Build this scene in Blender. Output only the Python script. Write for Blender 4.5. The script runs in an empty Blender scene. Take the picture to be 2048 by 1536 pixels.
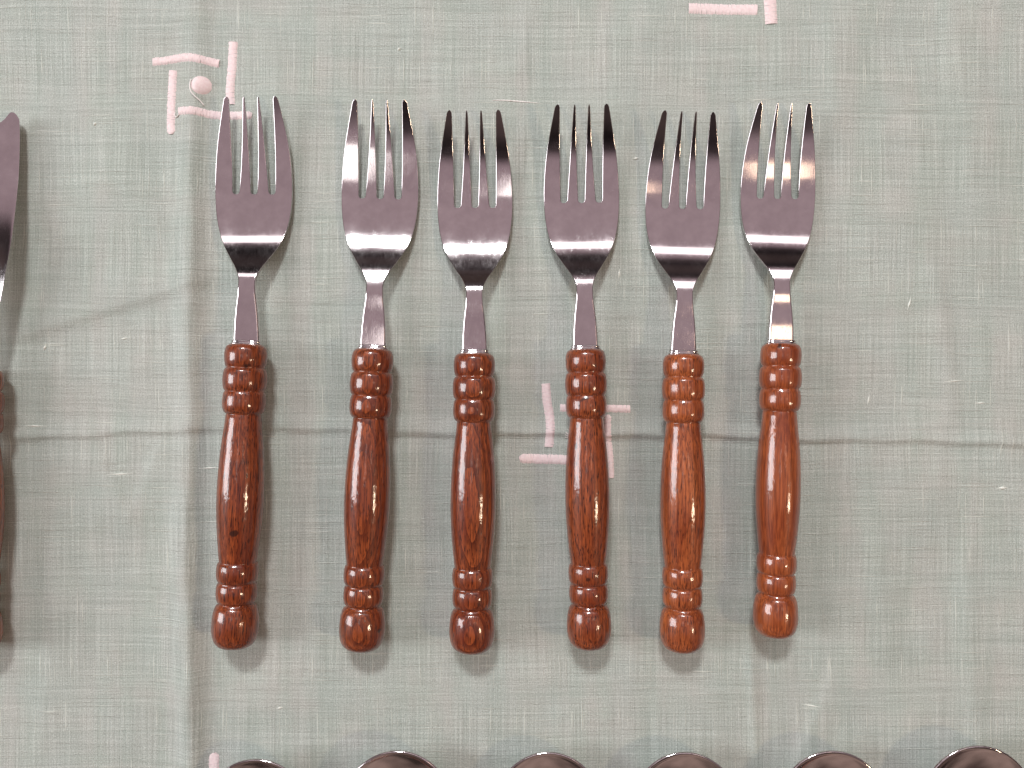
import bpy, math, random
import numpy as np
from mathutils import Vector

random.seed(7)
RNG = np.random.RandomState(11)
sc = bpy.context.scene
COL = sc.collection
R = math.radians

# ------------------------------------------------------------------ camera
S = 0.000185                 # metres on the cloth per photograph pixel (2048 wide)
D = 0.300                    # camera height above the cloth
cam_d = bpy.data.cameras.new('camera')
cam = bpy.data.objects.new('camera', cam_d); COL.objects.link(cam)
cam.location = (0, 0, D); cam.rotation_euler = (0, 0, 0)
cam_d.sensor_width = 36.0
cam_d.lens = 36.0 * D / (2048 * S)
cam_d.clip_start = 0.005; cam_d.clip_end = 50
sc.camera = cam
sc.render.resolution_x, sc.render.resolution_y = 1024, 768

# ------------------------------------------------------------------ world (dim room, paler ceiling overhead)
w = bpy.data.worlds.new('World'); sc.world = w; w.use_nodes = True
nt = w.node_tree; nt.nodes.clear()
wo = nt.nodes.new('ShaderNodeOutputWorld'); bg = nt.nodes.new('ShaderNodeBackground')
tc = nt.nodes.new('ShaderNodeTexCoord')
dt = nt.nodes.new('ShaderNodeVectorMath'); dt.operation = 'DOT_PRODUCT'
ax = Vector((0.02, 0.30, 1)).normalized(); dt.inputs[1].default_value = ax
rp = nt.nodes.new('ShaderNodeValToRGB')
e = rp.color_ramp.elements
e[0].position = 0.30; e[0].color = (0.20, 0.14, 0.12, 1)
e[1].position = 1.0; e[1].color = (0.44, 0.335, 0.36, 1)
for p, c in ((0.70, (0.060, 0.042, 0.040, 1)), (0.80, (0.024, 0.018, 0.019, 1)), (0.845, (0.06, 0.044, 0.046, 1)), (0.885, (0.37, 0.275, 0.30, 1))):
    q = e.new(p); q.color = c
vx = nt.nodes.new('ShaderNodeVectorMath'); vx.operation = 'MULTIPLY'; vx.inputs[1].default_value = (0.55, 1, 1)   # the ceiling runs on to both sides
vn = nt.nodes.new('ShaderNodeVectorMath'); vn.operation = 'NORMALIZE'
nt.links.new(tc.outputs['Generated'], vx.inputs[0]); nt.links.new(vx.outputs[0], vn.inputs[0]); nt.links.new(vn.outputs[0], dt.inputs[0]); nt.links.new(dt.outputs['Value'], rp.inputs[0])
wn = nt.nodes.new('ShaderNodeTexNoise'); wn.inputs['Scale'].default_value = 2.6; wn.inputs['Detail'].default_value = 2.0
wr = nt.nodes.new('ShaderNodeMapRange'); wr.inputs[1].default_value = 0.36; wr.inputs[2].default_value = 0.66; wr.inputs[3].default_value = 0.25; wr.inputs[4].default_value = 1.9
wm = nt.nodes.new('ShaderNodeMix'); wm.data_type = 'RGBA'; wm.blend_type = 'MULTIPLY'
wf = nt.nodes.new('ShaderNodeMapRange'); wf.inputs[1].default_value = 0.78; wf.inputs[2].default_value = 0.90; wf.inputs[3].default_value = 1.0; wf.inputs[4].default_value = 0.0
nt.links.new(tc.outputs['Generated'], wn.inputs['Vector']); nt.links.new(wn.outputs[0], wr.inputs[0]); nt.links.new(dt.outputs['Value'], wf.inputs[0])
nt.links.new(wf.outputs[0], wm.inputs[0]); nt.links.new(wr.outputs[0], wm.inputs[7]); nt.links.new(rp.outputs[0], wm.inputs[6])
nt.links.new(wm.outputs[2], bg.inputs[0]); nt.links.new(bg.outputs[0], wo.inputs[0])
bg.inputs[1].default_value = 1.0

# ------------------------------------------------------------------ lamps
def area(name, loc, target, sx, sy, power, col):
    d = bpy.data.lights.new(name, 'AREA'); d.shape = 'RECTANGLE'; d.size = sx; d.size_y = sy
    d.energy = power; d.color = col
    o = bpy.data.objects.new(name, d); COL.objects.link(o); o.location = loc
    o.rotation_euler = (Vector(target) - Vector(loc)).to_track_quat('-Z', 'Y').to_euler()
    return o
area('strip_lamp', (0.1, 1.25, 1.50), (0, 0, 0), 2.6, 0.22, 4.2, (1.0, 0.93, 0.95))
area('key_lamp', (-0.20, 1.22, 1.52), (0, 0, 0), 0.34, 0.20, 22.0, (0.97, 0.99, 1.0))
area('window_light', (-2.2, 0.10, 1.25), (0, 0, 0), 0.8, 1.3, 38.0, (0.96, 0.97, 1.0))
area('warm_lamp', (1.15, -0.35, 1.25), (0, 0, 0), 0.16, 0.16, 5.0, (1.0, 0.77, 0.54))
area('ceiling_lamp', (-0.25, 0.05, 1.7), (0, 0, 0), 0.34, 0.12, 0.30, (1.0, 0.95, 0.92))
area('ceiling_lamp', (0.62, 0.08, 1.7), (0, 0, 0), 0.17, 0.17, 0.3, (1.0, 0.72, 0.52))

vs = sc.view_settings
vs.view_transform = 'Standard'; vs.look = 'None'; vs.gamma = 1.0; vs.exposure = 0.0
vs.use_curve_mapping = False
sc.render.engine = 'CYCLES'

# ------------------------------------------------------------------ helpers
def at(px, py, z=0.0):
    k = S * (D - z) / D
    return Vector(((px - 1024) * k, (768 - py) * k, z))

def spline(xs, ys):
    """natural cubic spline: returns value and slope functions"""
    xs = np.array(xs, float); ys = np.array(ys, float); n = len(xs); h = np.diff(xs)
    A = np.eye(n); b = np.zeros(n)
    for i in range(1, n - 1):
        A[i, i-1] = h[i-1]; A[i, i] = 2 * (h[i-1] + h[i]); A[i, i+1] = h[i]
        b[i] = 6 * ((ys[i+1] - ys[i]) / h[i] - (ys[i] - ys[i-1]) / h[i-1])
    M = np.linalg.solve(A, b)
    def f(x):
        x = np.asarray(x, float); i = np.clip(np.searchsorted(xs, x) - 1, 0, n - 2)
        a = xs[i+1] - x; c = x - xs[i]; H = h[i]
        return M[i]*a**3/(6*H) + M[i+1]*c**3/(6*H) + (ys[i]/H - M[i]*H/6)*a + (ys[i+1]/H - M[i+1]*H/6)*c
    return f

def mesh_obj(name, verts, faces, mat, parent=None, smooth=True, normals=None):
    me = bpy.data.meshes.new(name)
    me.from_pydata([tuple(v) for v in verts], [], faces)
    me.update()
    if smooth: me.polygons.foreach_set('use_smooth', [True] * len(me.polygons))
    if normals is not None: me.normals_split_custom_set_from_vertices([tuple(n) for n in normals])
    me.materials.append(mat)
    o = bpy.data.objects.new(name, me); COL.objects.link(o)
    if parent is not None: o.parent = parent
    return o

def thing(name, label, cat, group=None):
    o = bpy.data.objects.new(name, None); COL.objects.link(o)
    o.empty_display_size = 0.01
    o['label'] = label; o['category'] = cat
    if group: o['group'] = group
    return o

class NT:
    """small node helper"""
    def __init__(self, name):
        self.m = bpy.data.materials.new(name); self.m.use_nodes = True
        self.t = self.m.node_tree; self.b = self.t.nodes['Principled BSDF']
        self.out = self.t.nodes['Material Output']
    def n(self, typ, **kw):
        x = self.t.nodes.new(typ)
        for k, v in kw.items(): setattr(x, k, v)
        return x
    def l(self, a, b): self.t.links.new(a, b)
    def val(self, s, v):
        if hasattr(v, 'is_linked') or hasattr(v, 'links'): self.l(v, s)
        else: s.default_value = v
    def math(self, op, a, b=0.0, clamp=False):
        x = self.n('ShaderNodeMath', operation=op); x.use_clamp = clamp
        self.val(x.inputs[0], a); self.val(x.inputs[1], b); return x.outputs[0]
    def vmath(self, op, a, b):
        x = self.n('ShaderNodeVectorMath', operation=op)
        self.val(x.inputs[0], a); self.val(x.inputs[1], b); return x.outputs[0]
    def noise(self, vec, scale=1.0, detail=2.0, rough=0.5, dist=0.0):
        x = self.n('ShaderNodeTexNoise'); self.l(vec, x.inputs['Vector'])
        x.inputs['Scale'].default_value = scale; x.inputs['Detail'].default_value = detail
        x.inputs['Roughness'].default_value = rough; x.inputs['Distortion'].default_value = dist
        return x.outputs[0]
    def rng(self, v, a, b, c=0.0, d=1.0):
        x = self.n('ShaderNodeMapRange'); x.clamp = True
        self.l(v, x.inputs[0])
        for i, k in enumerate((a, b, c, d)): x.inputs[i+1].default_value = k
        return x.outputs[0]
    def mix(self, f, a, b, mode='MIX'):
        x = self.n('ShaderNodeMix', data_type='RGBA', blend_type=mode)
        self.val(x.inputs[0], f); self.val(x.inputs[6], a); self.val(x.inputs[7], b); return x.outputs[2]
    def attr(self, name):
        x = self.n('ShaderNodeAttribute', attribute_type='OBJECT'); x.attribute_name = name
        return x.outputs['Fac']
    def bump(self, h, dist, strength=1.0, nrm=None):
        x = self.n('ShaderNodeBump'); x.inputs['Strength'].default_value = strength
        x.inputs['Distance'].default_value = dist; self.l(h, x.inputs['Height'])
        if nrm is not None: self.l(nrm, x.inputs['Normal'])
        return x.outputs[0]

# ------------------------------------------------------------------ materials
def linen():
    k = NT('sage_linen')
    tcn = k.n('ShaderNodeTexCoord')
    mm = k.vmath('MULTIPLY', tcn.outputs['Object'], (1000, 1000, 0))
    wob = k.n('ShaderNodeTexNoise'); k.l(mm, wob.inputs['Vector']); wob.inputs['Scale'].default_value = 0.012; wob.inputs['Detail'].default_value = 2
    off = k.vmath('MULTIPLY', k.vmath('SUBTRACT', wob.outputs['Color'], (0.5, 0.5, 0.5)), (3.5, 3.5, 0))
    p = k.vmath('ADD', mm, off)
    def stripe(vx, vy, seed, detail=2.0, rough=0.55):
        return k.noise(k.vmath('ADD', k.vmath('MULTIPLY', p, (vx, vy, 0)), (seed, seed * 0.7, seed)), 1.0, detail, rough)
    yv = stripe(3.0, 0.028, 3.1, 1.0); yh = stripe(0.028, 3.0, 8.4, 1.0)            # yarn thickness
    sv = stripe(2.4, 0.05, 21.0, 0.0); sh = stripe(0.05, 2.4, 33.0, 0.0)    # slubs
    bv = stripe(0.11, 0.012, 45.0, 1.0); bh = stripe(0.012, 0.14, 57.0, 1.0)   # broad bands
    bl = k.noise(p, 0.05, 1.0, 0.6)
    fine = k.noise(mm, 2.0, 1.0, 0.7)
    # plain weave
    sx = k.n('ShaderNodeSeparateXYZ'); k.l(p, sx.inputs[0])
    wx = k.math('SINE', k.math('MULTIPLY', sx.outputs[0], 2 * math.pi / 0.62))
    wy = k.math('SINE', k.math('MULTIPLY', sx.outputs[1], 2 * math.pi / 0.62))
    weave = k.math('MULTIPLY', wx, wy)
    base = k.mix(k.rng(k.math('ADD', bv, k.math('MULTIPLY', bh, 0.45)), 0.58, 0.88), (0.42, 0.463, 0.415, 1), (0.468, 0.475, 0.437, 1))
    base = k.mix(k.rng(bl, 0.35, 0.65), base, k.mix(0.5, base, (0.40, 0.455, 0.42, 1)))
    y = k.math('ADD', k.math('MULTIPLY', k.math('SUBTRACT', yv, 0.5), 0.85), k.math('MULTIPLY', k.math('SUBTRACT', yh, 0.5), 0.72))
    y = k.math('ADD', y, k.math('MULTIPLY', weave, 0.10))
    y = k.math('ADD', y, k.math('MULTIPLY', k.math('SUBTRACT', fine, 0.5), 1.15))
    base = k.mix(k.rng(y, -0.45, 0.0, 0.55, 0.0), base, (0.20, 0.225, 0.19, 1))
    base = k.mix(k.rng(y, 0.02, 0.45, 0.0, 0.75), base, (0.70, 0.74, 0.69, 1))
    slub = k.math('MAXIMUM', k.rng(sv, 0.70, 0.80), k.rng(sh, 0.70, 0.80))
    base = k.mix(k.math('MULTIPLY', slub, 0.55), base, (0.82, 0.85, 0.76, 1))
    k.l(base, k.b.inputs['Base Color'])
    k.b.inputs['Roughness'].default_value = 0.85
    k.b.inputs['Specular IOR Level'].default_value = 0.2
    k.b.inputs['Sheen Weight'].default_value = 0.15
    h = k.math('ADD', k.math('MULTIPLY', y, 0.6), k.math('MULTIPLY', slub, 0.5))
    k.l(k.bump(h, 0.0004, 0.85), k.b.inputs['Normal'])
    return k.m

def steel():
    k = NT('stainless_steel')
    tcn = k.n('ShaderNodeTexCoord')
    mm = k.vmath('MULTIPLY', tcn.outputs['Object'], (1000, 1000, 1000))
    oi = k.n('ShaderNodeObjectInfo')
    seed = k.math('MULTIPLY', oi.outputs['Random'], 60.0)
    cx = k.n('ShaderNodeCombineXYZ'); k.l(seed, cx.inputs[0]); k.l(seed, cx.inputs[1])
    # shared by head and tines: positions only, so the finish runs on across the seam
    brush = k.noise(k.vmath('MULTIPLY', mm, (5.0, 0.25, 1.0)), 1.0, 3.0, 0.6)
    blot = k.noise(mm, 0.16, 3.0, 0.6)
    def scratch(ang, fx, fy, lo, hi, s):
        r = k.n('ShaderNodeVectorRotate', rotation_type='Z_AXIS'); k.l(mm, r.inputs['Vector']); r.inputs['Angle'].default_value = R(ang)
        nn = k.noise(k.vmath('ADD', k.vmath('MULTIPLY', r.outputs[0], (fx, fy, 0)), (s, s, s)), 1.0, 1.0, 0.5)
        return k.rng(nn, lo, hi)
    sc1 = scratch(25, 8.0, 0.30, 0.71, 0.78, 4.0); sc2 = scratch(-38, 9.0, 0.34, 0.71, 0.78, 17.0); sc3 = scratch(70, 7.0, 0.3, 0.72, 0.79, 29.0)
    s = k.math('MAXIMUM', k.math('MAXIMUM', sc1, sc2), sc3)
    c = k.mix(k.rng(blot, 0.3, 0.7), (0.60, 0.555, 0.56, 1), (0.70, 0.655, 0.655, 1))
    c = k.mix(k.math('MULTIPLY', s, 0.5), c, (0.85, 0.82, 0.80, 1))
    k.l(c, k.b.inputs['Base Color']); k.b.inputs['Metallic'].default_value = 1.0
    ro = k.math('ADD', k.rng(brush, 0.3, 0.7, 0.05, 0.11), k.math('MULTIPLY', s, 0.10))
    ro = k.math('ADD', ro, k.rng(blot, 0.45, 0.75, 0.0, 0.04))
    k.l(ro, k.b.inputs['Roughness'])
    h = k.math('ADD', k.math('MULTIPLY', brush, 0.25), k.math('ADD', k.math('MULTIPLY', s, -0.08), k.math('MULTIPLY', blot, 0.25)))
    k.l(k.bump(h, 0.00003, 0.6), k.b.inputs['Normal'])
    return k.m

def wood():
    k = NT('lacquered_beech')
    tcn = k.n('ShaderNodeTexCoord')
    mm = k.vmath('MULTIPLY', tcn.outputs['Object'], (1000, 1000, 1000))
    cs = k.n('ShaderNodeCombineXYZ')
    for i in range(3): k.l(k.math('MULTIPLY', k.attr('grain_seed'), (13.7, 37.0, 7.9)[i]), cs.inputs[i])
    ps = k.vmath('ADD', mm, cs.outputs[0])
    # growth rings around a pith line near or inside the handle
    sp = k.n('ShaderNodeSeparateXYZ'); k.l(mm, sp.inputs[0])
    lean = k.math('MULTIPLY', sp.outputs[1], k.attr('ring_lean'))
    rx = k.math('SUBTRACT', sp.outputs[0], k.attr('ring_x'))
    rz = k.math('SUBTRACT', k.math('ADD', sp.outputs[2], lean), k.attr('ring_z'))
    wav = k.noise(k.vmath('MULTIPLY', ps, (0.14, 0.025, 0.14)), 1.0, 2.0, 0.5)
    rad = k.math('SQRT', k.math('ADD', k.math('MULTIPLY', rx, rx), k.math('MULTIPLY', rz, rz)))
    rad = k.math('ADD', rad, k.math('MULTIPLY', wav, 2.0))
    ring = k.math('FRACT', k.math('MULTIPLY', rad, 0.85))
    ring = k.math('POWER', ring, 2.2)
    pore = k.noise(k.vmath('MULTIPLY', ps, (2.7, 0.26, 2.7)), 1.0, 2.0, 0.6)
    fib = k.noise(k.vmath('MULTIPLY', ps, (2.0, 0.06, 2.0)), 1.0, 3.0, 0.6)
    blo = k.noise(k.vmath('MULTIPLY', ps, (0.10, 0.04, 0.10)), 1.0, 2.0, 0.5)
    light = k.mix(k.attr('tint'), (0.31, 0.062, 0.016, 1), (0.52, 0.140, 0.040, 1))
    dark = k.mix(k.attr('tint'), (0.070, 0.012, 0.005, 1), (0.17, 0.036, 0.011, 1))
    c = k.mix(k.math('MULTIPLY', ring, k.attr('ring_amount')), light, dark)
    c = k.mix(k.rng(fib, 0.36, 0.62, 0.85, 0.0), c, dark)
    c = k.mix(k.rng(blo, 0.40, 0.70, 0.0, 0.55), c, (0.14, 0.016, 0.006, 1))
    c = k.mix(k.math('MULTIPLY', k.rng(pore, 0.53, 0.64), k.attr('pore_amount')), c, (0.035, 0.007, 0.004, 1))
    kn = k.noise(ps, 0.22, 0.0); c = k.mix(k.rng(kn, 0.83, 0.87, 0.0, 0.8), c, (0.02, 0.008, 0.006, 1))
    k.l(c, k.b.inputs['Base Color'])
    k.b.inputs['Roughness'].default_value = 0.38; k.b.inputs['Specular IOR Level'].default_value = 0.25
    k.b.inputs['Coat Weight'].default_value = 0.9; k.l(k.rng(k.noise(ps, 0.30, 3.0, 0.65), 0.45, 0.75, 0.045, 0.20), k.b.inputs['Coat Roughness'])
    k.b.inputs['Coat IOR'].default_value = 1.55
    ripple = k.noise(k.vmath('MULTIPLY', ps, (0.9, 0.35, 0.9)), 1.0, 2.0, 0.5)
    h = k.math('ADD', k.math('MULTIPLY', ripple, 0.8), k.math('MULTIPLY', pore, -0.3))
    nb = k.bump(h, 0.00012, 0.7)
    k.l(nb, k.b.inputs['Normal']); k.l(nb, k.b.inputs['Coat Normal'])
    return k.m

def thread(name, col, col2):
    k = NT(name)
    tcn = k.n('ShaderNodeTexCoord')
    mm = k.vmath('MULTIPLY', tcn.outputs['Object'], (1000, 1000, 1000))
    c = k.mix(k.rng(k.noise(mm, 1.1, 3.0, 0.6), 0.35, 0.65), col, col2)
    k.l(c, k.b.inputs['Base Color']); k.b.inputs['Roughness'].default_value = 0.6
    k.b.inputs['Sheen Weight'].default_value = 0.3
    k.l(k.bump(k.noise(mm, 3.0, 1.0), 0.0001, 0.5), k.b.inputs['Normal'])
    return k.m

def dark_gap():
    k = NT('dark_glue_line'); k.b.inputs['Base Color'].default_value = (0.02, 0.012, 0.01, 1)
    k.b.inputs['Roughness'].default_value = 0.7; return k.m

M_CLOTH, M_STEEL, M_WOOD = linen(), steel(), wood()
M_PINK = thread('pink_floss', (0.84, 0.665, 0.665, 1), (0.90, 0.76, 0.75, 1))
M_PALE = thread('pale_floss', (0.85, 0.80, 0.77, 1), (0.90, 0.86, 0.82, 1))
M_SLUB = thread('pale_linen_slub', (0.72, 0.75, 0.68, 1), (0.80, 0.81, 0.74, 1))

# ------------------------------------------------------------------ tablecloth: height in metres at a photo-pixel position
WAVES = []
for i in range(16):
    lam = random.uniform(170, 520); a = random.gauss(0, 0.55)
    WAVES.append((math.cos(a) * 2 * math.pi / lam, math.sin(a) * 2 * math.pi / lam, random.uniform(0, 6.28), 0.075 * lam / 300))
for i in range(18):
    lam = random.uniform(60, 170); a = random.gauss(0, 0.7)
    WAVES.append((math.cos(a) * 2 * math.pi / lam, math.sin(a) * 2 * math.pi / lam, random.uniform(0, 6.28), 0.022 * lam / 100))
def asym(d, w0, w1): return np.exp(-np.where(d < 0, d / w0, d / w1) ** 2)
def crease(x, y, p0, p1, h, wl, wr, fade=60.0):
    dx, dy = p1[0] - p0[0], p1[1] - p0[1]; L = math.hypot(dx, dy); dx /= L; dy /= L
    t = (x - p0[0]) * dx + (y - p0[1]) * dy; d = (x - p0[0]) * (-dy) + (y - p0[1]) * dx
    env = 1 / (1 + np.exp(-np.clip(t / fade * 4, -40, 40))) / (1 + np.exp(np.clip((t - L) / fade * 4, -40, 40)))
    return h * asym(d, wl, wr) * env
def cloth_mm(x, y):
    x = np.asarray(x, float); y = np.asarray(y, float)
    h = np.zeros(np.broadcast(x, y).shape)
    for kx, ky, ph, a in WAVES: h = h + a * np.sin(kx * x + ky * y + ph)
    # long vertical pressing fold
    xc = np.interp(y, [-900, 0, 120, 300, 600, 850, 900, 1100, 1300, 1536, 2400], [408, 400, 398, 392, 391, 390, 384, 384, 388, 396, 402])
    xc = xc - 7 + 2 * np.sin(y / 63.0) + 0.8 * np.sin(y / 21.0)
    amp = np.interp(y, [-900, 0, 150, 300, 600, 840, 880, 1100, 1536, 2400], [0.4, 0.38, 0.42, 0.95, 1.15, 1.1, 0.85, 1.25, 1.25, 1.0])
    h = h + 2.8 * amp * asym(x - xc, 30, 20) - 0.6 * amp * asym(x - xc - 44, 22, 55)
    # long horizontal pressing fold
    yc = np.interp(x, [-900, 0, 300, 480, 700, 1050, 1300, 1600, 2048, 3000], [880, 873, 863, 851, 860, 866, 867, 875, 885, 890])
    yc = yc + 2 * np.sin(x / 61.0) + 1.5 * np.sin(x / 23.0)
    amp = np.interp(x, [-900, 350, 480, 900, 1150, 1500, 2048], [0.75, 0.6, 0.5, 0.75, 0.95, 0.85, 0.75])
    h = h + 1.3 * amp * asym(y - yc, 20, 7) - 0.25 * amp * asym(y - yc - 15, 7, 26)
    # loose wrinkles
    for c in (((40, 668), (410, 556), 0.8, 60, 16), ((190, 900), (262, 1040), 0.5, 14, 45), ((330, 880), (262, 1040), 0.45, 45, 14),
              ((205, 300), (330, 480), 0.5, 40, 14), ((60, 380), (240, 560), 0.35, 30, 30), ((1452, 480), (1486, 700), 0.35, 22, 10),
              ((1500, 1290), (1512, 1560), 0.55, 14, 9), ((1672, 1340), (1590, 1540), 0.5, 40, 14), ((1868, 540), (1905, 860), 0.6, 22, 26),
              ((1930, 1090), (1950, 1500), 0.55, 30, 22), ((1660, 60), (1700, 420), 0.5, 40, 26), ((1890, -60), (1960, 420), 0.6, 60, 30),
              ((1060, -40), (1040, 160), 0.35, 30, 20), ((880, 120), (905, 330), 0.3, 24, 30), ((640, 560), (660, 860), 0.35, 30, 26),
              ((1030, 900), (1010, 1300), 0.35, 26, 20), ((610, 960), (640, 1330), 0.4, 34, 24), ((1730, 900), (1770, 1330), 0.4, 40, 24),
              ((1270, 1150), (1262, 1480), 0.3, 22, 18), ((120, 1080), (90, 1500), 0.4, 40, 26), ((500, 1380), (860, 1440), 0.25, 40, 30)):
        h = h + 1.5 * crease(x, y, *c)
    return h
def cloth_z(px, py): return 0.001 * cloth_mm(px, py)
def axis(lo, hi, far_lo, far_hi, n, nf):
    mid = np.linspace(lo, hi, n); t = np.linspace(0, 1, nf + 1)[1:] ** 1.8
    return np.concatenate([(lo - (lo - far_lo) * t)[::-1], mid, hi + (far_hi - hi) * t])
gx = axis(-60, 2110, -1300, 3350, 620, 60); gy = axis(-60, 1600, -1100, 2700, 480, 60)
X, Y = np.meshgrid(gx, gy)
Z = cloth_mm(X, Y) * 0.001
CV = np.stack([(X - 1024) * S, (768 - Y) * S, Z], -1).reshape(-1, 3)
nx, ny = len(gx), len(gy)
idx = np.arange(nx * ny).reshape(ny, nx)
CF = np.stack([idx[1:, :-1], idx[1:, 1:], idx[:-1, 1:], idx[:-1, :-1]], -1).reshape(-1, 4)
cloth = mesh_obj('tablecloth', CV.tolist(), CF.tolist(), M_CLOTH)
cloth['label'] = 'sage green linen tablecloth with pressed folds and pink embroidery, under all the cutlery'
cloth['category'] = 'tablecloth'

# ------------------------------------------------------------------ embroidery (parts of the cloth)
def gpoint(px, py, lift=0.0):
    return np.array([(px - 1024) * S, (768 - py) * S, float(cloth_z(px, py)) + lift])
def gpoints(L):
    A = np.array(L, float)
    return list(np.stack([(A[:, 0] - 1024) * S, (768 - A[:, 1]) * S, cloth_z(A[:, 0], A[:, 1]) + A[:, 2]], -1))
def satin_bar(pts, width, round_ends=(0, 0), mat=M_PINK, hgt=0.00055):
    """a padded bar of satin stitches: one raised thread after another, laid across the bar"""
    pts = np.array(pts, float); seg = np.hypot(*np.diff(pts, axis=0).T); cum = np.concatenate([[0], np.cumsum(seg)]); L = cum[-1]
    pitch = 2.6; n = int(L / pitch); verts, faces = [], []
    fx, fy = (spline(cum, pts[:, 0]), spline(cum, pts[:, 1])) if len(pts) > 2 else (lambda t: np.interp(t, cum, pts[:, 0]), lambda t: np.interp(t, cum, pts[:, 1]))
    K = 7
    for i in range(n):
        o0, o1 = random.uniform(-0.7, 0.7), random.uniform(-0.7, 0.7); hh = hgt * random.uniform(0.88, 1.1); sk = random.uniform(-0.6, 0.6)
        base = len(verts)
        for j, q in enumerate((0.0, 0.5, 1.0)):
            t = (i + q) * pitch; tm = min(max(t, 0), L)
            cx, cy = float(fx(tm)), float(fy(tm)); tx, ty = float(fx(min(tm + 1, L)) - fx(max(tm - 1, 0))), float(fy(min(tm + 1, L)) - fy(max(tm - 1, 0)))
            l = math.hypot(tx, ty); tx /= l; ty /= l
            wd = width / 2
            for end, dd in ((0, t), (1, L - t)):
                if round_ends[end] and dd < wd: wd = max(2.0, math.sqrt(max(wd * wd - (wd - dd) ** 2, 1.0)) )
            groove = 0.70 if q != 0.5 else 1.0
            for m in range(K):
                u = -1 + 2 * m / (K - 1)
                ww = wd + (o0 if u < 0 else o1)
                ax_, ay_ = cx - ty * u * ww + tx * sk * u, cy + tx * u * ww + ty * sk * u
                z = hh * groove * max(0.0, 1 - abs(u) ** 2.6) - (0.0001 if abs(u) == 1 else 0)
                verts.append((ax_, ay_, z + 0.00003))
        for j in range(2):
            for m in range(K - 1):
                a = base + j * K + m; faces.append((a, a + 1, a + K + 1, a + K))
    verts = gpoints(verts)
    # flip faces if needed so that they look up
    v0, v1, v2 = (np.array(verts[k]) for k in faces[3][:3])
    if np.cross(v1 - v0, v2 - v1)[2] < 0: faces = [f[::-1] for f in faces]
    return mesh_obj('embroidered_bar', verts, faces, mat, cloth)
def tube_mesh(name, P, rad, mat, parent, k=6):
    P = [np.array(p) for p in P]; verts, faces = [], []
    for i, p in enumerate(P):
        t = P[min(i + 1, len(P) - 1)] - P[max(i - 1, 0)]; t = t / np.linalg.norm(t)
        a = np.cross(t, (0, 0, 1)); a /= np.linalg.norm(a); b = np.cross(a, t); r = rad[i] if hasattr(rad, '__len__') else rad
        for j in range(k):
            th = 2 * math.pi * j / k; verts.append(p + r * (math.cos(th) * a + math.sin(th) * b))
    for i in range(len(P) - 1):
        for j in range(k):
            faces.append((i*k + j, i*k + (j+1) % k, (i+1)*k + (j+1) % k, (i+1)*k + j))
    faces.append(tuple(range(k))[::-1]); faces.append(tuple((len(P)-1)*k + j for j in range(k)))
    return mesh_obj(name, verts, faces, mat, parent)
def satin_dot(cx, cy, rx, ry):
    verts, faces = [], []; n = int(2 * rx / 2.4); K = 11
    for i in range(n):
        base = len(verts); o = random.uniform(-1.0, 1.0)
        for q in (0.0, 0.5, 1.0):
            u = -1 + 2 * (i + q) / n; half = ry * math.sqrt(max(1 - (0.96 * u) ** 2, 0.0)) + 0.35 * o
            for m in range(K):
                v = -1 + 2 * m / (K - 1)
                z = 0.0012 * max(1 - abs(u) ** 3, 0.1) * max(0, 1 - abs(v) ** 2.4) * (1.0 if q == 0.5 else 0.86) - (0.0001 if abs(v) == 1 else 0)
                verts.append((cx + rx * u, cy - half * v, z + 0.00003))
        for j in range(2):
            for m in range(K - 1):
                a = base + j * K + m; faces.append((a, a + K, a + K + 1, a + 1))
    return mesh_obj('embroidered_dot', gpoints(verts), faces, M_PINK, cloth)

for pts, wd, re_ in (
    ([(306, 124), (336, 121), (366, 117), (402, 120), (440, 127)], 17, (0, 0)),
    ([(466, 83), (464, 120), (461, 155), (459, 180), (460, 208)], 19, (0, 0)),
    ([(347, 142), (345, 180), (343, 225), (343, 270)], 18, (0, 1)),
    ([(359, 224), (389, 224), (421, 228), (474, 230), (505, 230)], 17, (0, 1)),
    ([(1092, 767), (1094, 802), (1100, 838), (1100, 866), (1098, 894)], 19, (0, 0)),
    ([(1038, 917), (1090, 918), (1165, 921)], 20, (1, 0)),
    ([(1120, 816), (1190, 816), (1261, 818)], 16, (0, 0)),
    ([(1216, 829), (1214, 860), (1218, 896), (1221, 957)], 15, (1, 0)),
    ([(1377, 17), (1446, 18), (1515, 19)], 22, (0, 0)),
    ([(1539, -90), (1540, 0), (1543, 48)], 26, (0, 0)),
    ([(428, 1506), (427, 1560), (425, 1640)], 21, (1, 0))):
    satin_bar(pts, wd, re_)
satin_dot(404, 172, 19, 18.5); satin_dot(1156, 872, 21, 18)
def px_curve(pts, lift, n=24):
    pts = np.array(pts, float); t = np.linspace(0, 1, len(pts)); u = np.linspace(0, 1, n)
    fx, fy = spline(t, pts[:, 0]), spline(t, pts[:, 1])
    return [gpoint(float(fx(a)), float(fy(a)), lift) for a in u]
tube_mesh('loose_thread', px_curve([(386, 162), (384, 178), (390, 192), (402, 203), (409, 212)], 0.0006), 0.00022, M_PALE, cloth)
tube_mesh('loose_thread', px_curve([(351, 228), (354, 236), (360, 231)], 0.0003, 10), 0.0002, M_PALE, cloth)
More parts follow.
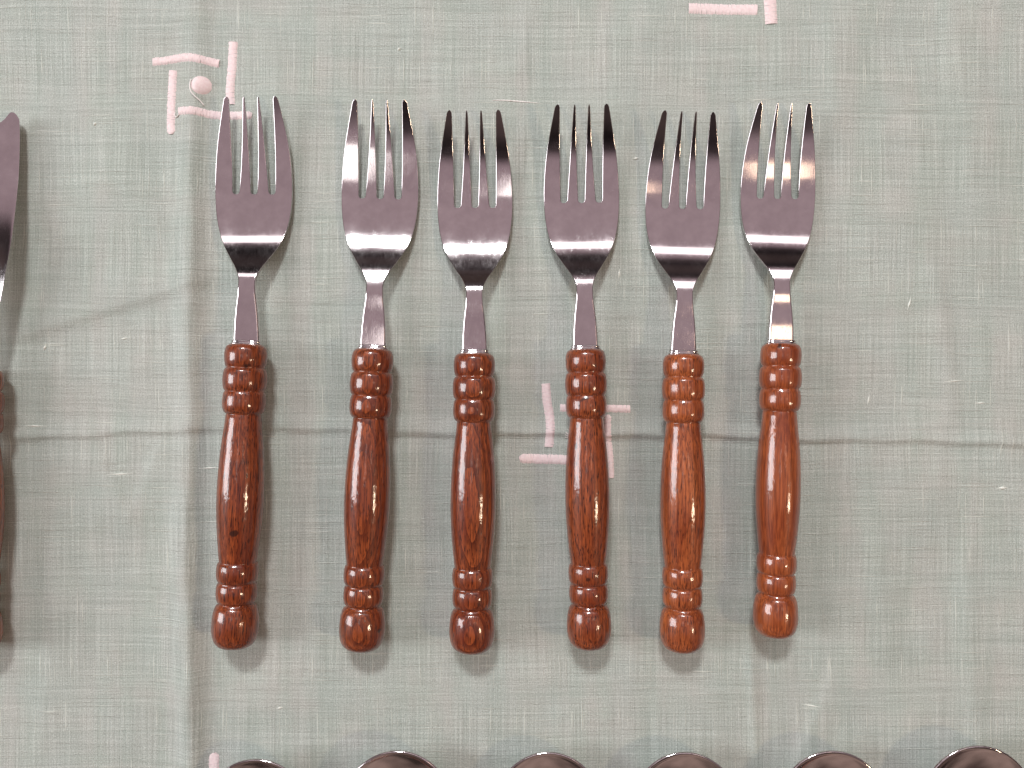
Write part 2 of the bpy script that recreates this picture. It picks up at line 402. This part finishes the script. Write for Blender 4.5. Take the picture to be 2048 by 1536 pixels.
# worn seam of a few stray pink stitches between the forks
P = px_curve([(985, 201), (1010, 201), (1040, 203), (1078, 206)], 0.0001, 60)
tube_mesh('stray_stitch', P, [0.00008 + 0.0003 * (0.35 + 0.65 * random.random()) * math.sin(math.pi * i / 59) for i in range(60)], M_PALE, cloth, 5)
for k in range(14):      # frayed ends round the half hidden dot
    a = R(random.uniform(120, 240)); c = (1156 + 20 * math.cos(a), 872 - 18 * math.sin(a)); q = (c[0] + 7 * math.cos(a + random.uniform(-.4, .4)), c[1] - 7 * math.sin(a))
    tube_mesh('frayed_thread', px_curve([c, ((c[0]+q[0])/2, (c[1]+q[1])/2 + 1), q], 0.0003, 5), 0.00010, M_PALE, cloth, 4)
for (x, y, L, ang, r) in ((2006, 976, 24, 2, 3.2), (1960, 806, 20, 3, 2.0), (1818, 607, 26, 75, 2.0), (1272, 317, 14, 10, 3.2), (1238, 548, 20, 84, 2.6),
                          (190, 248, 9, 60, 3.4), (90, 695, 14, 70, 3.2), (248, 677, 16, 10, 2.4), (240, 948, 50, 1, 1.7), (420, 936, 40, 3, 1.8), (798, 98, 9, 40, 3.6),
                          (955, 1232, 26, 90, 2.0), (70, 852, 46, 0, 1.8), (1622, 1411, 36, 174, 1.8), (1738, 800, 22, 80, 1.9), (1906, 762, 40, 4, 1.6), (560, 1415, 14, 8, 2.2)):
    ca, sa = math.cos(R(ang)), math.sin(R(ang)); n = 9
    P = [gpoint(x + ca * L * (i / (n - 1) - .5), y - sa * L * (i / (n - 1) - .5), 0.0) for i in range(n)]
    tube_mesh('yarn_slub', P, [S * (0.35 + (r - 0.35) * math.sin(math.pi * i / (n - 1)) ** 3) for i in range(n)], M_SLUB, cloth, 6)

# ------------------------------------------------------------------ turned wooden handle (y runs from the steel, 0, down to the pommel, negative)
KH = S * 0.972      # a handle lies nearer the lens than the cloth
def bead(y0, y1, g0, g1, rm, n=15, p=2.0):
    out = []
    for i in range(n):
        u = i / (n - 1); g = g0 + (g1 - g0) * u
        out.append((y0 + (y1 - y0) * u, g + (rm - g) * max(0, 1 - abs(2 * u - 1) ** p) ** (1 / p)))
    return out
def handle_mesh():
    prof = [(0.5, 0.0), (0.0, 20.0), (0.5, 29.0)]
    prof += bead(1.5, 47, 32, 36.5, 41.5) + bead(47.8, 93.5, 37, 38, 43) + bead(94.3, 139, 38, 33.5, 42)
    fb = spline([140.5, 160, 190, 230, 290, 340, 390, 415, 431], [34.2, 36.0, 39.5, 43.0, 45.3, 44.5, 40.8, 38.3, 36.3])
    prof += [(t, float(fb(t))) for t in np.linspace(140.5, 431, 34)]
    prof += bead(432.5, 472, 36, 36, 40.8) + bead(473.5, 513, 35.5, 34, 40.0)
    fp = spline([514.5, 518, 526, 540, 555, 570, 583, 592, 597], [34, 37.5, 41.6, 44.4, 45.6, 45.3, 42.8, 38.8, 34.5])
    prof += [(t, float(fp(t))) for t in np.linspace(514.5, 597, 20)]
    prof += [(600, 30.0), (601.5, 24.0), (602, 8.0), (602, 0.0)]
    K = 56; verts, faces = [], []
    for (t, r) in prof:
        for j in range(K):
            a = 2 * math.pi * j / K
            verts.append((r * KH * math.cos(a), -t * KH, r * KH * math.sin(a)))
    for i in range(len(prof) - 1):
        for j in range(K):
            faces.append((i*K + j, i*K + (j+1) % K, (i+1)*K + (j+1) % K, (i+1)*K + j))
    v0, v1, v2 = (np.array(verts[q]) for q in faces[20 * K + 14][:3])
    if np.dot(np.cross(v1 - v0, v2 - v1), (v0[0], 0, v0[2])) < 0: faces = [f[::-1] for f in faces]
    return verts, faces
HV, HF = handle_mesh()
_h = mesh_obj('handle', HV, HF, M_WOOD); HANDLE_ME = _h.data; bpy.data.objects.remove(_h)

def loft(rows, K, cap_start=True, cap_end=True):
    verts = [p for r in rows for p in r]; faces = []
    for i in range(len(rows) - 1):
        for j in range(K):
            faces.append((i*K + j, i*K + (j+1) % K, (i+1)*K + (j+1) % K, (i+1)*K + j))
    if cap_start: faces.append(tuple(range(K))[::-1])
    if cap_end: faces.append(tuple((len(rows)-1)*K + j for j in range(K)))
    return verts, faces

def ferrule_mesh():
    rows = []; K = 28
    for t, a, b in ((-3, 30, 13), (0, 31, 14), (1.2, 31, 14), (1.8, 27.5, 10.0), (4.0, 28.5, 11.0), (6.0, 28.5, 11.0), (7.4, 27, 9.6), (7.6, 22, 6)):
        row = []
        for j in range(K):
            th = 2 * math.pi * j / K; c, s_ = math.cos(th), math.sin(th)
            row.append((a * KH * math.copysign(abs(c) ** 0.7, c), t * KH, b * KH * math.copysign(abs(s_) ** 0.7, s_)))
        rows.append(row)
    v, f = loft(rows, K); return v, [q[::-1] for q in f]
_f = mesh_obj('ferrule', *ferrule_mesh(), M_STEEL); FERRULE_ME = _f.data; bpy.data.objects.remove(_f)

# ------------------------------------------------------------------ flat steel: cross sections swept along v (px above the handle)
def section(xl, xr, T, r, ncol=11):
    """loop of (x, dz, nx, nz) in px / mm: top left -> right, round the edge, back below"""
    r = min(r, (xr - xl) * 0.42); rz = r * S * 1000
    rz = min(rz, T * 0.48); out = []
    for i in range(ncol):
        out.append((xl + r + (xr - xl - 2 * r) * i / (ncol - 1), 0.0, 0.0, 1.0))
    for a in (60, 30, 0): out.append((xr - r + r * math.cos(R(a)), -rz + rz * math.sin(R(a)), math.cos(R(a)), math.sin(R(a))))
    for a in (0, -45, -90): out.append((xr - r + r * math.cos(R(a)), -T + rz + rz * math.sin(R(a)), math.cos(R(a)), math.sin(R(a))))
    for a in (-90, -135, -180): out.append((xl + r + r * math.cos(R(a)), -T + rz + rz * math.sin(R(a)), math.cos(R(a)), math.sin(R(a))))
    for a in (180, 150, 120): out.append((xl + r + r * math.cos(R(a)), -rz + rz * math.sin(R(a)), math.cos(R(a)), math.sin(R(a))))
    return out
def sweep(name, vs_, left, right, zf, thick, rad, parent, dish=lambda v: 0.0, dw=77.0, cap_start=True, cap_end=True, ncol=11):
    rows, nrm = [], []
    for v in vs_:
        sec = section(left(v), right(v), thick(v), rad(v), ncol)
        sl = float(zf(v + 0.5) - zf(v - 0.5)) / (S * 1000); ct, st = 1 / math.hypot(1, sl), sl / math.hypot(1, sl)
        row = []
        for x, dz, nx_, nz_ in sec:
            dd = dish(v) * (x / dw) ** 2; ds = dish(v) * 2 * x / dw ** 2 / (S * 1000)
            row.append((x * S, v * S, (float(zf(v)) + dd + dz) * 0.001))
            nn = np.array((nx_ - ds * nz_, -st * nz_, ct * nz_)); nrm.append(nn / np.linalg.norm(nn))
        rows.append(row)
    K = len(rows[0]); verts, faces = loft(rows, K, cap_start, cap_end)
    return mesh_obj(name, verts, [f for f in faces], M_STEEL, parent, True, nrm)

OUT = spline([0, 30, 53, 80, 99, 112, 124, 132, 139, 146, 153, 165, 178, 194, 210, 239, 268, 296, 339, 375, 411, 446, 471, 493],
             [26, 25, 23.4, 20.6, 18.2, 17.3, 17.2, 18.6, 21.2, 24.6, 28.4, 36.5, 44.8, 54.5, 62, 71, 75.6, 77.4, 76.8, 74, 69, 62.0, 56.6, 51.6])
SLOT = 299.0
def make_head(parent, tip_z, neck_z, low_v=300.0, bow=0.0, bends=(0, 0, 0, 0)):
    zf = spline([-10, 0, 40, 85, 105, 122, 138, 156, 182, 210, 240, 270, low_v, 345, 390, 430, 465, 500],
                [0.55, 0.6, 0.8 + 0.2 * neck_z, 1.0 + neck_z, 1.05 + neck_z, 0.75 + neck_z, 0.0 + 0.8 * neck_z, -1.35, -3.4 - bow, -5.1 - bow, -6.15, -6.55, -6.6, -6.2 + 0.06 * tip_z, -5.2 + 0.20 * tip_z, -3.85 + 0.42 * tip_z, -2.4 + 0.70 * tip_z, -0.8 + tip_z])
    thick = lambda v: float(np.interp(v, [0, 90, 124, 200, 300, 493], [2.4, 2.2, 2.0, 1.5, 1.3, 0.9]))
    rad = lambda v: float(np.interp(v, [0, 90, 130, 180], [4.5, 4.0, 2.5, 1.5]))
    dish = lambda v: float(np.interp(v, [0, 150, 230, 300, 400, 500], [0, 0, 0.35, 0.45, 0.35, 0.1]))
    vs_ = np.concatenate([np.linspace(4, 90, 22), np.linspace(92, 200, 55), np.linspace(203, SLOT, 36)])
    head = sweep('head', vs_, lambda v: -float(OUT(v)), lambda v: float(OUT(v)), zf, thick, rad, parent, dish, ncol=15)
    vt = np.concatenate([SLOT + np.array([0, .3, .8, 1.6, 2.6, 3.8, 5.2, 6.6, 8]), np.linspace(12, 176, 34) + SLOT, SLOT + np.array([178, 179.5, 181, 182.3, 183.4, 184.3, 184.9, 185.3])])
    TV = 484.5
    def fil(v, r=6.4):
        d = v - SLOT; return 0.0 if d >= r else r - math.sqrt(max(r * r - (r - d) ** 2, 0.0))
    def tip(v):       # rounded point
        d = TV - v; return 1.0 if d > 7 else math.sqrt(max(1 - (1 - d / 7) ** 2, 0.01))
    lin = lambda a, b: (lambda v: a + (b - a) * ((v - SLOT) / (TV - SLOT)) ** 0.95)
    edges = (  # (left edge, right edge) of each tine before fillet and tip rounding
        (lambda v: -float(OUT(min(v, 493))), lin(-42.8, -44.2), 0, 1), (lin(-30.0, -16.4), lin(-6.4, -12.3), 1, 1),
        (lin(6.4, 12.6), lin(30.0, 16.6), 1, 1), (lin(42.8, 44.4), lambda v: float(OUT(min(v, 493))), 1, 0))
    for i, (l, r, fl, fr) in enumerate(edges):
        b = bends[i]
        def zt(v, b=b):
            return zf(v) + b * np.clip((np.asarray(v, float) - 330) / 165, 0, 2) ** 2
        sh = random.uniform(-1, 1); short = random.uniform(0, 3.0)
        def L(v, l=l, r=r, f=fl): 
            c, hw = (l(v) + r(v)) / 2, (r(v) - l(v)) / 2; return c - hw * tip(v) - fil(v) * f
        def Rr(v, l=l, r=r, f=fr):
            c, hw = (l(v) + r(v)) / 2, (r(v) - l(v)) / 2; return c + hw * tip(v) + fil(v) * f
        sweep('tine', vt, L, Rr, zt, thick, lambda v: 1.5, head, dish, cap_start=False, ncol=7)
    return head

AXIS_Z = 0.0092
def wood_props(o, seed, tint, rx, rz, lean, amount, pore):
    o['grain_seed'] = float(seed); o['tint'] = float(tint); o['ring_x'] = float(rx); o['ring_z'] = float(rz)
    o['ring_lean'] = float(lean); o['ring_amount'] = float(amount); o['pore_amount'] = float(pore)
def place(root, junction, pommel):
    a = at(*junction, AXIS_Z); b = at(*pommel, AXIS_Z - 0.001); d = a - b
    root.location = a; root.rotation_euler = (0, 0, math.atan2(d.y, d.x) - math.pi / 2)
    return d.length / (602 * KH)
def add_handle(root, k, wp):
    h = bpy.data.objects.new('handle', HANDLE_ME); COL.objects.link(h); h.parent = root; h.scale = (wp[7] if len(wp) > 7 else 1.0, k, 1.0)
    wood_props(h, *wp[:7])
    f = bpy.data.objects.new('ferrule', FERRULE_ME); COL.objects.link(f); f.parent = root
    return h

FORKS = (
    # junction, pommel end, bowl centre at the slots, head scale, tip z, neck z, tine bends, wood look, label
    ((493, 688), (471, 1291), (508, 389), 0.995, 0.0, 0.0, (-.6, -.3, 0, .6), (1, 0.15, 34, 3, 0.01, 0.45, 0.9),
     'leftmost of six forks, its tine tips lying over the pink embroidered bars'),
    ((746, 697), (724, 1296), (760, 398), 0.993, 1.2, -0.5, (0, .3, .8, 1.0), (2, 0.25, 1.0, -26, 0.012, 0.9, 0.8),
     'second fork from the left, dark handle with arched grain and one dark knot line'),
    ((949, 706), (944, 1300), (950, 416), 0.970, 3.0, 0.5, (.5, .3, .4, 1.0), (3, 0.30, 0.5, -22, 0.004, 1.0, 0.8),
     'third fork from the left, strongly arched grain on handle and scratched shiny shank'),
    ((1171, 698), (1178, 1292), (1163, 406), 0.972, 3.2, -0.2, (.6, .2, .2, .6), (4, 0.35, -32, 2, 0.01, 0.45, 1.0, 0.975),
     'fourth fork from the left, handle lying across a pink embroidered motif'),
    ((1367, 708), (1363, 1298), (1365, 418), 0.968, 3.0, -0.4, (1.0, .6, .3, 0), (5, 0.95, 38, -3, 0.02, 0.4, 0.75, 0.985),
     'fifth fork from the left, with the palest orange brown handle'),
    ((1562, 687), (1548, 1269), (1555, 398), 0.965, 1.6, -0.5, (0, 0, 0, 0), (6, 0.55, -16, 6, 0.01, 0.15, 0.15, 0.95),
     'rightmost fork, set slightly higher, with a smooth reddish glossy handle'),
)
for j, p, bowl, hs, tz, nz, bends, wp, label in FORKS:
    root = thing('fork', label, 'fork', 'row of six wooden handled forks')
    k = place(root, j, p); add_handle(root, k, wp)
    head = make_head(root, tz, nz, bends=bends)
    a = at(*j, AXIS_Z); b = at(*bowl, 0.0025); d = b - a
    head.rotation_euler = (0, 0, math.atan2(d.y, d.x) - math.pi / 2 - root.rotation_euler.z)
    kk = math.hypot(d.x, d.y) / (SLOT * S); head.scale = (hs * 0.99, kk, 1.0)

# ------------------------------------------------------------------ table knife at the left border
knife = thing('table_knife', 'table knife with notched blade tip, cut off by the left edge', 'knife')
k = place(knife, (-40, 738), (-44, 1302)); add_handle(knife, k, (9, 0.4, 10, 3, 0.0, 0.4, 0.8))
def make_blade(parent):
    rgt = spline([4, 30, 55, 78, 105, 138, 175, 218, 270, 320, 400, 470, 505], [25, 25, 28, 34, 40, 46, 52, 57, 59, 59, 57.5, 55, 52])
    lft = spline([4, 40, 100, 200, 300, 400, 505], [-25, -24, -22, -24, -27, -29, -30])
    zf = spline([0, 60, 150, 300, 505], [0.6, 0.3, -0.6, -2.8, -4.6])
    roll = lambda v: float(np.interp(v, [0, 60, 120, 200, 290, 380, 505], [0, 0.22, 0.32, 0.31, 0.16, 0.0, -0.06])); n = 26; rows = []; nrm = []
    # outline as stations across (spine s=0 to edge s=1); the end is a concave notch running down from the point
    def top(s):
        t = max(0.0, 0.82 - s); drop = 26 * (1 - math.exp(-(t / 0.17) ** 1.5)) - 5 * max(0, t - 0.35)
        return 507 - drop - 14 * max(0, (s - 0.86) / 0.14) ** 2
    verts, faces, normals = [], [], []; ns, nv = 41, 90
    grid = {}
    for side in (1, -1):
        for i in range(nv):
            for q in range(ns):
                s = q / (ns - 1); v = 4 + (top(s) - 4) * (i / (nv - 1))
                x = float(lft(min(v, 505))) * (1 - s) + float(rgt(min(v, 505))) * s
                th = (1.9 * (1 - s) ** 0.7 + 0.12) * float(np.interp(v, [0, 40, 90, 505], [1.2, 1.1, 1.0, 0.75]))
                grid[(side, i, q)] = len(verts)
                verts.append((x * S, v * S, (float(zf(v)) + roll(v) * x * S * 1000 + side * th / 2) * 0.001))
    for i in range(nv - 1):
        for q in range(ns - 1):
            a, b, c, d = grid[(1, i, q)], grid[(1, i, q+1)], grid[(1, i+1, q+1)], grid[(1, i+1, q)]; faces.append((a, b, c, d))
            a, b, c, d = grid[(-1, i, q)], grid[(-1, i, q+1)], grid[(-1, i+1, q+1)], grid[(-1, i+1, q)]; faces.append((d, c, b, a))
        for q, fl in ((0, 1), (ns - 1, 0)):
            f = (grid[(1, i, q)], grid[(1, i+1, q)], grid[(-1, i+1, q)], grid[(-1, i, q)]); faces.append(f if fl else f[::-1])
    for q in range(ns - 1):
        f = (grid[(1, nv-1, q)], grid[(1, nv-1, q+1)], grid[(-1, nv-1, q+1)], grid[(-1, nv-1, q)]); faces.append(f)
        f = (grid[(1, 0, q)], grid[(1, 0, q+1)], grid[(-1, 0, q+1)], grid[(-1, 0, q)]); faces.append(f[::-1])
    o = mesh_obj('blade', verts, faces, M_STEEL, parent)
    o.data.set_sharp_from_angle(angle=R(40))
    return o
make_blade(knife)

# ------------------------------------------------------------------ soup spoons reaching in from the bottom border
def make_spoon(label, cx, top, tilt, wp, yaw=0.0):
    root = thing('spoon', label, 'spoon', 'row of wooden handled spoons')
    zr = 0.0115
    tip_ = at(cx, top + 4, zr)
    A, B, DEP = 121 * S * 0.985, 163 * S, 0.0072
    v0 = 118.0                                  # px from handle to the near end of the bowl
    L = v0 * S + 2 * B
    root.rotation_euler = (0, 0, R(yaw)); root.location = (tip_.x + math.sin(R(yaw)) * L, tip_.y - math.cos(R(yaw)) * L, AXIS_Z)
    add_handle(root, 1.0, wp)
    # shank
    w_ = spline([0, 40, 80, 105, 125, 140, 155], [25, 23, 18, 16.5, 20, 28, 40])
    zf = spline([0, 50, 95, 120, 160], [0.6, 1.2, 2.4, 2.9, 2.6])
    sweep('shank', np.linspace(4, 132, 40), lambda v: -float(w_(v)), lambda v: float(w_(v)), zf, lambda v: 2.0, lambda v: 3.5, root)
    verts, faces = [], []; NR, NA = 26, 72; cy = v0 * S + B
    def pt(r, a, off):
        egg = 1 - 0.10 * math.sin(a)             # wider towards the tip side
        x = A * r * math.cos(a) * (1 + 0.05 * math.sin(a)); y = cy + B * r * math.sin(a)
        z = (zr - AXIS_Z) - DEP * (1 - r ** 2) ** 0.85 * 1.0
        return (x, y, z + off + tilt * (y - cy))
    for off in (0.0, -0.0011):
        for i in range(NR):
            r = ((i + 0.02) / (NR - 1 + 0.02)) ** 0.85
            for j in range(NA): verts.append(pt(min(r, 1.0), 2 * math.pi * j / NA, off))
    H = NR * NA
    for i in range(NR - 1):
        for j in range(NA):
            a, b, c, d = i*NA + j, (i+1)*NA + j, (i+1)*NA + (j+1) % NA, i*NA + (j+1) % NA
            faces.append((a, b, c, d)); faces.append((H + d, H + c, H + b, H + a))
    e0 = (NR - 1) * NA; prev = [e0 + j for j in range(NA)]
    for ph in (25, 50, 75, 105, 130, 155):                       # rolled lip
        cur = []
        for j in range(NA):
            a = 2 * math.pi * j / NA; p = pt(1.0, a, 0.0)
            q = 0.00055 * math.sin(R(ph)); cur.append(len(verts))
            verts.append((p[0] + q * math.cos(a), p[1] + q * math.sin(a), p[2] - 0.00055 + 0.00055 * math.cos(R(ph))))
        for j in range(NA): faces.append((prev[j], cur[j], cur[(j+1) % NA], prev[(j+1) % NA]))
        prev = cur
    for j in range(NA): faces.append((prev[j], H + e0 + j, H + e0 + (j+1) % NA, prev[(j+1) % NA]))
    faces.append(tuple(range(NA))); faces.append(tuple(H + j for j in range(NA))[::-1])
    o = mesh_obj('bowl', verts, faces, M_STEEL, root); o.data.set_sharp_from_angle(angle=R(50))
    return root
for i, (cx, top, tilt, lab) in enumerate((
        (511, 1518, 0.00, 'leftmost spoon at the bottom edge, beside the short pink bar, only its tip in view'),
        (795, 1499, 0.03, 'second spoon bowl from the left, below and right of the second fork, bottom edge'),
        (1097, 1507, -0.04, 'third spoon bowl from the left, very dark, cut off by the bottom edge'),
        (1372, 1508, -0.05, 'fourth spoon bowl from the left, dark, below the palest fork handle'),
        (1667, 1502, -0.01, 'fifth spoon bowl from the left, reddish dark with a bright streak, bottom edge'),
        (1955, 1488, 0.04, 'rightmost spoon bowl, copper toned, in the bottom right corner'))):
    make_spoon(lab, cx, top, tilt, (20 + i, 0.3 + 0.1 * i, 10 - 4 * i, 3, 0.0, 0.4, 0.8))
